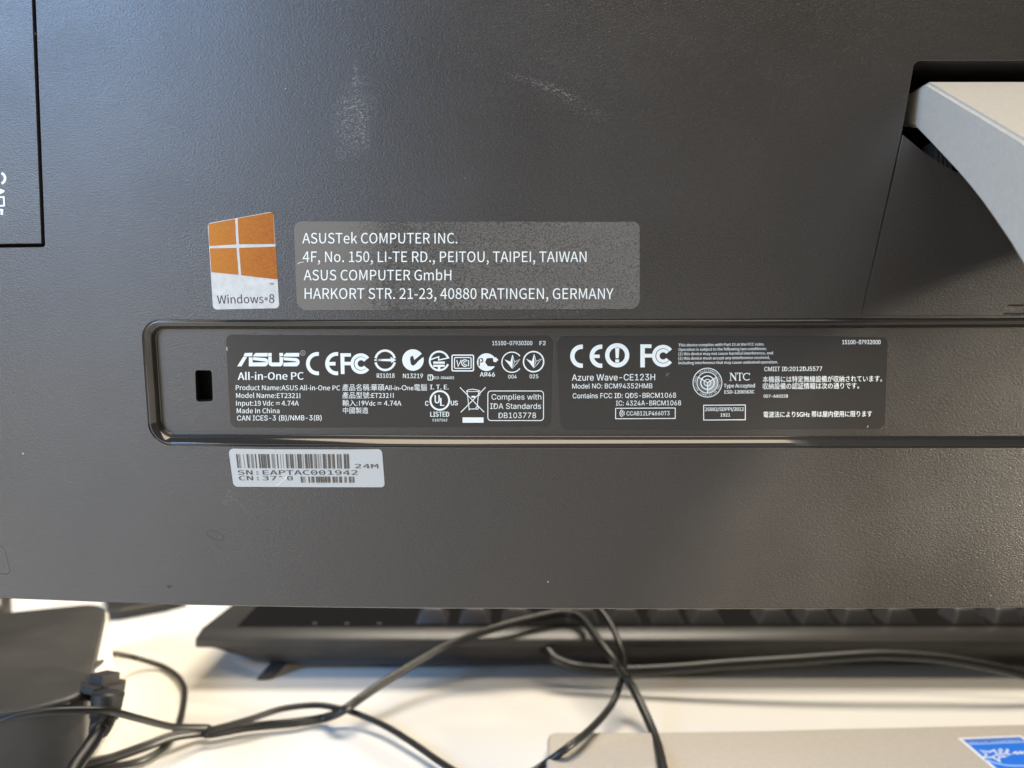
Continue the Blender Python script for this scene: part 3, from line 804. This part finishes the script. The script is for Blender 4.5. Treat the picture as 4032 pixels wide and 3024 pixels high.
def build_wireless():
    C = 'C3'; off = REC_D
    ol = rounded([pan(*px(C, x, y), off) for x, y in [(47, 56), (1000, 50), (2112, 60), (2092, 628), (1200, 631), (76, 631)]], [28 * K, 0, 28 * K, 30 * K, 0, 30 * K], 6)
    o = sticker('wireless_label', ol, off, LT, M_FILM)
    fn = on_back(off + LT)
    def line(body, x0, x1, b, t, font='sans', w=0.0, slope=0.0, c=C):
        p = Print(fn); p.text(c, body, x0, x1, b, t, font, w, slope); p.done('text_line', M_PRINT, o)
    for body, x1, b in [('This device complies with Part 15 at the FCC rules.', 1342, 117), ('Operation is subject to the following two conditions:', 1355, 145), ('(1) this device may not cause harmful interference, and', 1396, 172),
                        ('(2) this device must accept any interference received,', 1376, 200), ('including interference that may cause undesired operation.', 1427, 228)]:
        line(body, 808, x1, b, b - 17, 'hum', 0.006, 6)
    line('15100-07932000', 1827, 2065, 103, 77, 'sans', 0.012)
    line('Azure Wave-CE123H', 145, 663, 330, 291, 'sans', 0.004, 3); line('Model NO: BCM94352HMB', 147, 646, 379, 349, 'sans', 0.004, 2)
    line('Contains FCC ID: QDS-BRCM1068', 150, 793, 440, 409, 'sans', 0.006, 4); line('IC: 4324A-BRCM1068', 419, 824, 485, 455, 'sans', 0.006, 2)
    line('CCAB12LP4660T3', 485, 753, 547, 521, 'sans', 0.010, 2)
    line('Type Accepted', 1090, 1284, 373, 350, 'hum', 0.010, 1); line('ESD-1206563C', 1094, 1281, 411, 390, 'hum', 0.010, 2)
    line('26983/SDPPI/2012', 973, 1214, 519, 497, 'hum', 0.008, 1); line('1921', 1069, 1130, 553, 533, 'hum', 0.008)
    line('CMIIT ID:2012DJ5577', 1342, 1702, 271, 244, 'sans', 0.008, 2); line('007-AA0228', 1338, 1489, 436, 417, 'sans', 0.012, 1)
    line('本機器には特定無線設備が収納されています。', 1332, 2075, 338, 309, 'bold', 0.008, 5)
    line('収納設備の認証情報は次の通りです。', 1332, 1932, 381, 352, 'bold', 0.008, 4)
    line('電波法により5GHz 帯は屋内使用に限ります', 1337, 2012, 556, 528, 'bold', 0.008, 5)
    def P(): return Print(fn)
    p = P(); p.line(C, [(417, 502), (788, 500), (788, 565), (417, 567)], 5, True); p.done('text_frame', M_PRINT, o)
    p = P(); p.line(C, [(965, 483), (1224, 481), (1224, 573), (965, 575)], 5, True); p.done('text_frame', M_PRINT, o)
    p = P(); p.arc(C, 207, 178, 59, 27, 84, 276); p.arc(C, 328, 178, 59, 27, 84, 276); p.rect(C, 280, 168, 318, 189); p.done('certification_mark', M_PRINT, o)
    p = P(); p.arc(C, 427, 172, 62, 27); p.poly(C, [(414, 127), (440, 127), (436, 190), (418, 190)]); p.rect(C, 415, 198, 439, 217); p.done('alert_mark', M_PRINT, o)
    p = P(); p.poly(C, [(571, 104), (640, 104), (640, 127), (599, 127), (599, 163), (645, 163), (645, 186), (599, 186), (599, 247), (571, 247)])
    p.arc(C, 712, 176, 58, 22, 36, 324); p.arc(C, 713, 176, 33, 21, 36, 324); p.done('certification_mark', M_PRINT, o)
    p = P()
    for k, r in enumerate((24, 17, 10)): p.arc(C, 468 + k * 5, 533, r, 5, 115, 245)
    p.done('wave_mark', M_PRINT, o)
    S = 'S'
    p = P(); p.arc(S, 770, 857, 236, 13); p.arc(S, 770, 857, 171, 13); p.arc(S, 770, 857, 110, 17); p.arc(S, 770, 857, 54, 14)
    p.line(S, [(770, 857), (770, 1022)], 14); p.line(S, [(770, 857), (912, 772)], 14); p.line(S, [(770, 857), (628, 772)], 14)
    p.done('seal', M_PRINT, o)
    def sector(a0, a1): return [(770, 857)] + [(770 + 165 * math.cos(math.radians(a0 + (a1 - a0) * i / 16)), 857 - 165 * math.sin(math.radians(a0 + (a1 - a0) * i / 16))) for i in range(17)]
    p = Print(fn, 0.00002); p.poly(S, sector(-90, 31)); p.done('seal_sector', M_PRINT_L, o)
    p = Print(fn, 0.00002); p.poly(S, sector(149, 270)); p.done('seal_sector', M_PRINT_M, o)
    p = P()
    def ring_text(body, a0, a1, flip):
        n = len(body)
        for i, ch in enumerate(body):
            if ch == ' ': continue
            a = math.radians(a0 + (a1 - a0) * (i + 0.5) / n); r0 = 187 if not flip else 219
            d = Vector((math.cos(a), -math.sin(a))); up = d if not flip else -d; rt = Vector((-up.y, up.x))
            w = 20 if ch != 'I' else 7
            q = Vector((770, 857)) + d * r0 - rt * (w / 2)
            p.frame_text(S, ch, 'sans', 0.015, (q.x, q.y), (rt.x * w, rt.y * w), (up.x * 31, up.y * 31))
    ring_text('NATIONAL TELECOMMUNICATIONS', 222, -35, False); ring_text('COMMISSION', 232, 318, True)
    p.done('seal_lettering', M_PRINT, o)
    p = P()   # serif letters
    p.line(S, [(1150, 702), (1150, 822)], 9); p.poly(S, [(1132, 697), (1164, 697), (1240, 800), (1240, 826), (1228, 826), (1146, 708)]); p.line(S, [(1232, 697), (1232, 822)], 9)
    p.line(S, [(1128, 822), (1172, 822)], 7); p.line(S, [(1128, 699), (1160, 699)], 7); p.line(S, [(1214, 699), (1250, 699)], 7)
    p.line(S, [(1298, 699), (1298, 822)], 18); p.line(S, [(1254, 700), (1342, 700)], 9); p.line(S, [(1257, 699), (1252, 728)], 8); p.line(S, [(1339, 699), (1344, 728)], 8); p.line(S, [(1276, 822), (1320, 822)], 7)
    p.arc(S, 1415, 760, 56, 13, 35, 318); p.arc(S, 1408, 760, 54, 12, 120, 240); p.line(S, [(1458, 697), (1460, 735)], 8); p.done('text_line', M_PRINT, o)
    p = Print(fn); p.poly(S, [(78, 700), (110, 706), (150, 700), (155, 712), (128, 722), (122, 752), (84, 752), (105, 730), (104, 716)]); p.done('smudge', M_PRINT_M, o)
    p = Print(fn); p.poly('C3', [(1983, 612), (1991, 608), (1988, 620), (1980, 622)]); p.done('dust_speck', M_PRINT_L, o); p = Print(fn); p.poly('R', [(1117, 420), (1131, 415), (1134, 458), (1118, 462)]); p.done('dust_speck', M_PRINT_L, o)
build_wireless()

# faint marks scuffed into the cover
p = Print(on_back(0))
pts = [(math.cos(t) * 80, math.sin(t) * 32) for t in [i * math.pi / 16 for i in range(33)]]
q = []
for a, b in pts: q.append((1875 + a * 0.95 - b * 0.3, 462 + a * 0.36 + b))
CR['M'] = (0, 1900, 2.212)
p.line('M', q[:-1], 5, True); p.done('scuff_mark', M_FILM, COVER)
p = Print(on_back(0)); p.poly('M', [(1448, 903), (1462, 896), (1468, 888), (1478, 896), (1505, 908), (1488, 914), (1475, 924), (1460, 916)]); p.done('scuff_mark', M_FILM, COVER)
# ------------------------------------------------------------------ tubes
def smooth_path(P, sub=8):
    P = [Vector(p) for p in P]; out = []
    for i in range(len(P) - 1):
        p0 = P[max(i - 1, 0)]; p1 = P[i]; p2 = P[i + 1]; p3 = P[min(i + 2, len(P) - 1)]
        for k in range(sub):
            t = k / sub
            out.append(0.5 * ((2 * p1) + (p2 - p0) * t + (2 * p0 - 5 * p1 + 4 * p2 - p3) * t * t + (3 * p1 - p0 - 3 * p2 + p3) * t ** 3))
    out.append(P[-1]); return out
def tube(path, r, seg=12):
    V = []; F = []; n = len(path); prev = None
    for i, p in enumerate(path):
        t = (path[min(i + 1, n - 1)] - path[max(i - 1, 0)]).normalized()
        u = Vector((0, 0, 1)) - t * t.z if prev is None else prev - t * prev.dot(t)
        if u.length < 1e-5: u = Vector((1, 0, 0))
        u.normalize(); w = t.cross(u); prev = u
        rr = r(i / (n - 1)) if callable(r) else r
        for k in range(seg):
            a = 2 * math.pi * k / seg; V.append(p + (u * math.cos(a) + w * math.sin(a)) * rr)
    for i in range(n - 1):
        for k in range(seg):
            F.append((i * seg + k, i * seg + (k + 1) % seg, (i + 1) * seg + (k + 1) % seg, (i + 1) * seg + k))
    F.append(tuple(range(seg))[::-1]); F.append(tuple((n - 1) * seg + k for k in range(seg)))
    return V, F
def box(bm, x0, x1, y0, y1, z0, z1, bev=0.0, seg=2):
    r = bmesh.ops.create_cube(bm, size=1.0, matrix=Matrix.Translation(((x0 + x1) / 2, (y0 + y1) / 2, (z0 + z1) / 2)) @ Matrix.Diagonal((x1 - x0, y1 - y0, z1 - z0, 1)))
    if bev:
        es = list({e for v_ in r['verts'] for e in v_.link_edges})
        bmesh.ops.bevel(bm, geom=es, offset=bev, segments=seg, affect='EDGES')

# ------------------------------------------------------------------ keyboard beyond the computer
KX0, KX1, KY = -0.1455, 0.305, 0.354
KB = root('keyboard', (0.08, 0.40, 0.0), 'black keyboard lying on the desk beyond the computer, its rear edge in view', 'keyboard')
def build_keyboard():
    # section (y, z) of the upper shell, swept along x with a drawn-in left end
    zb = on_y(1500, 2553, KY).z; zt = on_y(1500, 2516, KY).z; zd = on_y(1500, 2476, KY + 0.008).z
    secs = [(KY + 0.16, 0.0075), (KY + 0.001, zb), (KY, zb + 0.0006), (KY, zt - 0.0006), (KY + 0.0008, zt), (KY + 0.0075, zd - 0.0002), (KY + 0.0095, zd), (KY + 0.16, zd - 0.008)]
    bm = bmesh.new()
    rows = []
    for x, e in [(KX0 + 0.0, 0.0015), (KX0 + 0.0006, 0.0003), (KX0 + 0.002, 0.0), (KX1 - 0.002, 0.0), (KX1, 0.0015)]:
        rows.append([bm.verts.new((x, y + (e if y < KY + 0.02 else -e), z + (e * 0.5 if k in (0, 1) else -e * 0.3))) for k, (y, z) in enumerate(secs)])
    m = len(secs)
    for a, b in zip(rows, rows[1:]):
        for i in range(m): bm.faces.new((a[i], a[(i + 1) % m], b[(i + 1) % m], b[i]))
    bm.faces.new(rows[0]); bm.faces.new(rows[-1])
    shell = bmobj('upper_shell', bm, M_KEYB, KB, smooth=True)
    shell.data.set_sharp_from_angle(angle=math.radians(28))
    bm = bmesh.new(); rows = []
    hull = [(KY + 0.0025, zb + 0.0002), (KY + 0.003, zb - 0.003), (KY + 0.0055, 0.0075), (KY + 0.010, 0.0035), (KY + 0.016, 0.0022), (KY + 0.15, 0.0022), (KY + 0.155, zb - 0.006)]
    for x, s in [(KX0 + 0.002, 0.0), (KX0 + 0.008, 0.28), (KX0 + 0.016, 0.6), (KX0 + 0.026, 0.9), (KX0 + 0.035, 1.0), (KX1 - 0.03, 1.0), (KX1 - 0.002, 0.0)]:
        rows.append([bm.verts.new((x, y, zb + (z - zb) * s if z < zb else z)) for y, z in hull])
    for a, b in zip(rows, rows[1:]):
        for i in range(len(hull) - 1): bm.faces.new((a[i], a[i + 1], b[i + 1], b[i]))
    bmobj('lower_shell', bm, M_KEYB, KB, smooth=True)
    # flip-out foot
    f0 = on_z(*px('C6', 345, 379), 0.0); bm = bmesh.new()
    x = f0.x; y = f0.y
    vs = [bm.verts.new(c) for c in [(x - 0.001, y, 0.0003), (x + 0.006, y + 0.0005, 0.0003), (x + 0.006, y + 0.003, 0.0003), (x - 0.001, y + 0.003, 0.0003),
                                    (x + 0.006, y + 0.012, 0.0075), (x + 0.015, y + 0.012, 0.0075), (x + 0.015, y + 0.017, 0.007), (x + 0.006, y + 0.017, 0.007)]]
    for q in [(0, 1, 2, 3), (4, 5, 6, 7), (0, 1, 5, 4), (1, 2, 6, 5), (2, 3, 7, 6), (3, 0, 4, 7)]: bm.faces.new([vs[i] for i in q])
    bmesh.ops.recalc_face_normals(bm, faces=bm.faces)
    bmesh.ops.bevel(bm, geom=bm.edges[:], offset=0.0006, segments=2, affect='EDGES')
    bmobj('foot', bm, M_KEYB, KB)
    # keys of the top row
    yk = on_z(1700, 2459, zd).y
    cs = [1699, 1868, 2036, 2296, 2463, 2630, 2786, 3052, 3221, 3382, 3550, 3818, 3980, 4145, 4310, 4570]
    xs = []
    for c in cs:
        p = on_z(c, 2457, zd); xs.append(p.x)
    bm = bmesh.new(); W2, H = 0.0080, 0.0078
    prof = [(W2, 0.0, 0.0, 0.0), (W2 - 0.0006, 0.0006, 0.0012, 0.0012), (W2 - 0.0026, 0.0026, 0.0066, 0.0022), (W2 - 0.0032, 0.0034, 0.0075, 0.0024), (W2 - 0.0042, 0.0046, 0.0078, 0.0024)]
    rows = []
    for w, dy, z, r in prof:
        lp = rounded([(-w, dy), (w, dy), (w, 0.0165 - dy * 0.6), (-w, 0.0165 - dy * 0.6)], max(r, 0.0008), 3)
        rows.append([bm.verts.new((a, b, z)) for a, b in lp])
    n = len(rows[0])
    for a, b in zip(rows, rows[1:]):
        for i in range(n): bm.faces.new((a[i], a[(i + 1) % n], b[(i + 1) % n], b[i]))
    bm.faces.new(rows[-1])
    bmesh.ops.recalc_face_normals(bm, faces=bm.faces)
    me = bpy.data.meshes.new('key'); bm.to_mesh(me); bm.free(); me.shade_smooth(); me.set_sharp_from_angle(angle=math.radians(35)); me.materials.append(M_KEY)
    for i, x in enumerate(xs):
        o = bpy.data.objects.new('key', me); COL.objects.link(o); o.parent = KB; o.matrix_parent_inverse = WM['keyboard'].inverted()
        o.location = (x, yk, zd - 0.0006)
    w = bmesh.new(); box(w, KX0 + 0.016, KX1 - 0.004, KY + 0.0112, yk + 0.10, zd - 0.004, zd + 0.0002, 0.0)
    bmobj('key_shade_plate', w, M_DEEP, KB)  # black plate laid over the deck, standing for the shade around the keys
    # indicator windows
    for X in (1233, 1360, 1487):
        for dx, Y, s in ((0, 2480, 1.0), (6, 2458, 0.8)):
            p = on_z(X + dx, Y, zd + 0.0002); q = bmesh.new()
            zz = (zd - 0.0001) if Y < 2470 else zd - 0.0006
            p = on_z(X + dx, Y, zz)
            box(q, p.x - 0.0014 * s, p.x + 0.0014 * s, p.y - 0.0008, p.y + 0.0012, zz - 0.0006, zz + 0.0004, 0.0002)
            bmobj('indicator_light', q, M_LED, KB)
    # its cord
    pts = [on_y(2140, 2545, KY + 0.004), on_y(2160, 2566, KY - 0.001), on_y(2192, 2600, KY - 0.006), on_y(2282, 2628, KY - 0.009), on_y(2463, 2640, KY - 0.011), on_y(2660, 2632, KY - 0.013), on_y(2859, 2616, KY - 0.014), on_y(3118, 2600, KY - 0.015),
           on_y(3377, 2582, KY - 0.015), on_y(3506, 2579, KY - 0.015), on_y(3700, 2592, KY - 0.016), on_y(3894, 2624, KY - 0.018), on_y(4060, 2664, KY - 0.02), on_y(4250, 2725, KY - 0.03), on_z(4500, 2800, 0.002), on_z(4900, 2850, 0.002)]
    v, f = tube(smooth_path(pts), 0.0023); mesh('cord', v, f, M_CABLE, KB, smooth=True)
build_keyboard()

# ------------------------------------------------------------------ loose cables
def cable(label, pts, r):
    P = [on_z(*px(c, x, y), z) if z > 0 else on_y(*px(c, x, y), -z) for c, x, y, z in pts]   # a height above the desk, or a distance
    path = smooth_path(P)
    c = P[0].lerp(P[-1], 0.5)
    v, f = tube(path, r); o = mesh('cable', v, f, M_CABLE, None, smooth=True)
    o['label'] = label; o['category'] = 'cable'
    return o
cable('black cable arching from the left edge and dropping to the bottom edge left of centre',
      [('C5', -300, 1240, -0.238), ('C5', -40, 1125, -0.240), ('C5', 200, 1050, -0.242), ('C5', 500, 1018, -0.245), ('C5', 850, 1010, -0.251), ('C5', 1000, 1028, -0.257), ('C5', 1200, 1080, -0.268), ('C5', 1400, 1132, -0.280), ('C5', 1530, 1155, -0.288),
       ('C5', 1800, 1160, 0.0065), ('C6', 150, 588, 0.006), ('C6', 310, 545, 0.007), ('C6', 450, 500, 0.008), ('C6', 590, 483, 0.008), ('C6', 690, 494, 0.007), ('C6', 780, 520, 0.005), ('C6', 900, 572, 0.004), ('C6', 1020, 645, 0.0035), ('C6', 1130, 722, 0.003), ('C6', 1220, 780, 0.003), ('C6', 1330, 850, 0.002)], 0.00125)
cable('thick black cable looping up to the keyboard and falling to the bottom edge',
      [('C5', 300, 1560, 0.004), ('C5', 620, 1500, 0.004), ('C5', 860, 1452, 0.004), ('C5', 1000, 1418, 0.004), ('C5', 1300, 1312, 0.005), ('C5', 1500, 1240, 0.005), ('C5', 1750, 1205, 0.003), ('C6', 150, 606, 0.003), ('C6', 310, 578, 0.003), ('C6', 500, 560, 0.003), ('C6', 640, 538, 0.003), ('C6', 720, 505, 0.009),
       ('C6', 800, 450, 0.010), ('C6', 900, 382, 0.012), ('C6', 1050, 292, 0.015), ('C6', 1200, 212, 0.019), ('C6', 1400, 142, 0.0245), ('C6', 1580, 96, 0.0265), ('C6', 1690, 80, 0.027), ('C6', 1760, 106, 0.0265), ('C6', 1830, 196, 0.025), ('C6', 1900, 290, 0.0215), ('C6', 1960, 372, 0.014),
       ('C6', 2020, 486, 0.008), ('C6', 2080, 626, 0.005), ('C6', 2112, 757, 0.009), ('C6', 2130, 880, 0.009)], 0.0018)
cable('thin black cable hanging from behind the computer, curving down over the stand base corner',
      [('C6', 1800, 20, 0.034), ('C6', 1842, 70, 0.031), ('C6', 1885, 130, 0.028), ('C6', 1925, 220, 0.024), ('C6', 1945, 300, 0.0185), ('C6', 1928, 390, 0.012), ('C6', 1885, 488, 0.008), ('C6', 1800, 585, 0.009), ('C6', 1700, 665, 0.0095), ('C6', 1580, 752, 0.003), ('C6', 1450, 830, 0.002)], 0.0014)
cable('thin black cable bowing out from the power adapter across the white desk',
      [('C5', 802, 634, 0.0315), ('C5', 880, 590, 0.025), ('C5', 980, 524, 0.0185), ('C5', 1090, 536, 0.011), ('C5', 1200, 560, 0.006), ('C5', 1400, 622, 0.002), ('C5', 1530, 702, 0.002), ('C5', 1590, 780, 0.002), ('C5', 1607, 850, 0.002), ('C5', 1590, 1000, 0.002), ('C5', 1550, 1150, 0.002),
       ('C5', 1490, 1260, 0.002), ('C5', 1420, 1340, 0.002), ('C5', 1300, 1415, 0.002), ('C5', 1150, 1470, 0.002), ('C5', 900, 1512, 0.002), ('C5', 600, 1560, 0.002)], 0.0013)

# ------------------------------------------------------------------ power adapter, lower left
def build_adapter():
    AD = root('power_adapter', (-0.20, 0.30, 0.0), 'dark grey power adapter with a flat lid and a right-angled plug, lower left', 'power adapter')
    zt = 0.035
    A = on_z(*px('C5', 935, 62), zt); B = on_z(*px('C5', 745, 870), zt); Cc = on_z(*px('C5', 330, 985), zt); Dd = on_z(*px('C5', -40, 1025), zt)
    H_ = on_z(*px('C5', -700, 260), zt); Bk = on_z(*px('C5', 40, 152), zt)
    lid = [(p.x, p.y) for p in (A, B, Cc, Dd)]
    far = Vector((Bk.x, Bk.y)); a = Vector((A.x, A.y)); d = (far - a).normalized()
    bk = a + d * 0.125; dd = Vector(lid[3]) + (Vector(lid[3]) - Vector(lid[2])).normalized() * 0.06
    lid = ccw(rounded(lid + [tuple(dd), tuple(bk)], [0.012, 0.016, 0.02, 0, 0.01, 0.01], 8))
    bm = bmesh.new(); rows = []; n = len(lid)
    for ins, z in [(0.0012, 0.012), (0.0003, zt - 0.007), (0.0, zt - 0.006), (0.0, zt - 0.0022), (0.0003, zt - 0.0010), (0.0010, zt - 0.0003), (0.0022, zt)]:
        rows.append([bm.verts.new((x, y, z)) for x, y in inset(lid, ins)])
    for r0, r1 in zip(rows, rows[1:]):
        for i in range(n): bm.faces.new((r0[i], r0[(i + 1) % n], r1[(i + 1) % n], r1[i]))
    bm.faces.new(rows[-1])
    bmesh.ops.triangulate(bm, faces=[f_ for f_ in bm.faces if len(f_.verts) > 4])
    L = bmobj('lid', bm, M_LID, AD, smooth=True); L.data.set_sharp_from_angle(angle=math.radians(40))
    body = inset(lid, 0.003); bm = bmesh.new(); rows = []
    for ins, z in [(0.003, 0.0004), (0.001, 0.002), (0.0, 0.012), (0.0, 0.0128), (0.0009, 0.0130), (0.0009, 0.0138), (0.0, 0.0140), (0.0, zt - 0.0065)]:
        rows.append([bm.verts.new((x, y, z)) for x, y in inset(body, ins)])
    for r0, r1 in zip(rows, rows[1:]):
        for i in range(n): bm.faces.new((r0[i], r0[(i + 1) % n], r1[(i + 1) % n], r1[i]))
    bm.faces.new(rows[0][::-1])
    bmesh.ops.triangulate(bm, faces=[f_ for f_ in bm.faces if len(f_.verts) > 4])
    b = bmobj('body', bm, M_ADP, AD, smooth=True); b.data.set_sharp_from_angle(angle=math.radians(30))
    # pale sloping wedge beside the lid, on the far right side
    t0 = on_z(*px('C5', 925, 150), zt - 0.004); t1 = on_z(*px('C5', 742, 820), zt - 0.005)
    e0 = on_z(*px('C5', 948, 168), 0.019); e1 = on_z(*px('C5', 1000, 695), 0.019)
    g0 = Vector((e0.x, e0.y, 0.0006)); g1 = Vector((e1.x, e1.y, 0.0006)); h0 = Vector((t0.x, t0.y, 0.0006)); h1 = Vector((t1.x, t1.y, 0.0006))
    mesh('pale_wedge', [t0, t1, e1, e0, g0, g1, h0, h1], [(0, 1, 2, 3), (3, 2, 5, 4), (1, 7, 5, 2), (0, 3, 4, 6), (4, 5, 7, 6), (0, 6, 7, 1)], M_WHITE, AD)
    # right-angled plug at the front right corner
    yq = 0.268
    def block(name, cx, cy, y, sx, sy, sz, bev, parent):
        c = on_y(*px('C5', cx, cy), y); bm = bmesh.new()
        M_ = Matrix.Translation(c) @ Matrix.Rotation(math.radians(-20), 4, 'Z') @ Matrix.Rotation(math.radians(-12), 4, 'X')
        bmesh.ops.create_cube(bm, size=1.0, matrix=M_ @ Matrix.Diagonal((sx, sy, sz, 1)))
        bmesh.ops.bevel(bm, geom=bm.edges[:], offset=bev, segments=4, affect='EDGES')
        o = bmobj(name, bm, M_PLUG, parent, smooth=True); o.data.set_sharp_from_angle(angle=math.radians(40)); return o
    plug = block('plug', 900, 800, yq + 0.004, 0.0124, 0.014, 0.0090, 0.0032, AD)
    block('plug_neck', 925, 905, yq + 0.001, 0.0098, 0.0105, 0.0085, 0.0034, plug)
    c0 = on_y(*px('C5', 945, 860), yq - 0.006); c1 = on_y(*px('C5', 925, 985), yq - 0.007); c2 = on_y(*px('C5', 905, 1080), yq - 0.009)
    v, f = tube(smooth_path([c0, c1, c2], 6), lambda t: 0.0052 - 0.0007 * t, 20); mesh('plug_sleeve', v, f, M_PLUG, plug, smooth=True)
    s = [on_y(*px('C5', x, y), y_) for x, y, y_ in [(905, 1060, yq - 0.009), (885, 1130, yq - 0.012), (862, 1190, yq - 0.015)]]
    v, f = tube(smooth_path(s, 8), lambda t: 0.0039 - 0.0009 * t + 0.0004 * math.sin(t * 34), 16); mesh('strain_relief', v, f, M_PLUG, plug, smooth=True)
    s = [on_y(*px('C5', x, y), y_) for x, y, y_ in [(870, 1160, yq - 0.014), (820, 1260, yq - 0.020), (750, 1370, yq - 0.026), (670, 1480, yq - 0.032), (600, 1600, yq - 0.038), (500, 1760, yq - 0.045)]]
    v, f = tube(smooth_path(s, 8), 0.0023, 14); mesh('cord', v, f, M_CABLE, AD, smooth=True)
build_adapter()

# dark things behind the adapter, mostly hidden by the computer
def build_behind():
    bm = bmesh.new()
    pl = ccw(rounded([tuple(on_z(*px('C5', x, y), 0.005).xy) for x, y in [(934, 150), (1052, 146), (1440, 78), (1620, 30), (1640, -60), (908, -60)]], 0.002, 4)); n = len(pl); rows = []
    for ins, z in [(0, 0.0004), (0, 0.005), (0.001, 0.006)]: rows.append([bm.verts.new((x, y, z)) for x, y in inset(pl, ins)])
    for r0, r1 in zip(rows, rows[1:]):
        for i in range(n): bm.faces.new((r0[i], r0[(i + 1) % n], r1[(i + 1) % n], r1[i]))
    bm.faces.new(rows[-1])
    o = bmobj('folder', bm, M_ADP); o['label'] = 'flat dark folder lying on the desk behind the power adapter, mostly hidden'; o['category'] = 'folder'
    k = on_z(*px('C5', 5, 92), 0.012)
    v, f = tube([k + Vector((-0.004, 0, -0.0115)), k + Vector((-0.004, 0, 0.006)), k + Vector((-0.004, 0, 0.009))], lambda t: 0.0085 if t < 0.6 else 0.006, 20)
    o = mesh('knob', v, f, M_ADP, None, smooth=True); o['label'] = 'small dark round knob on the desk at the left edge under the computer'; o['category'] = 'knob'
build_behind()
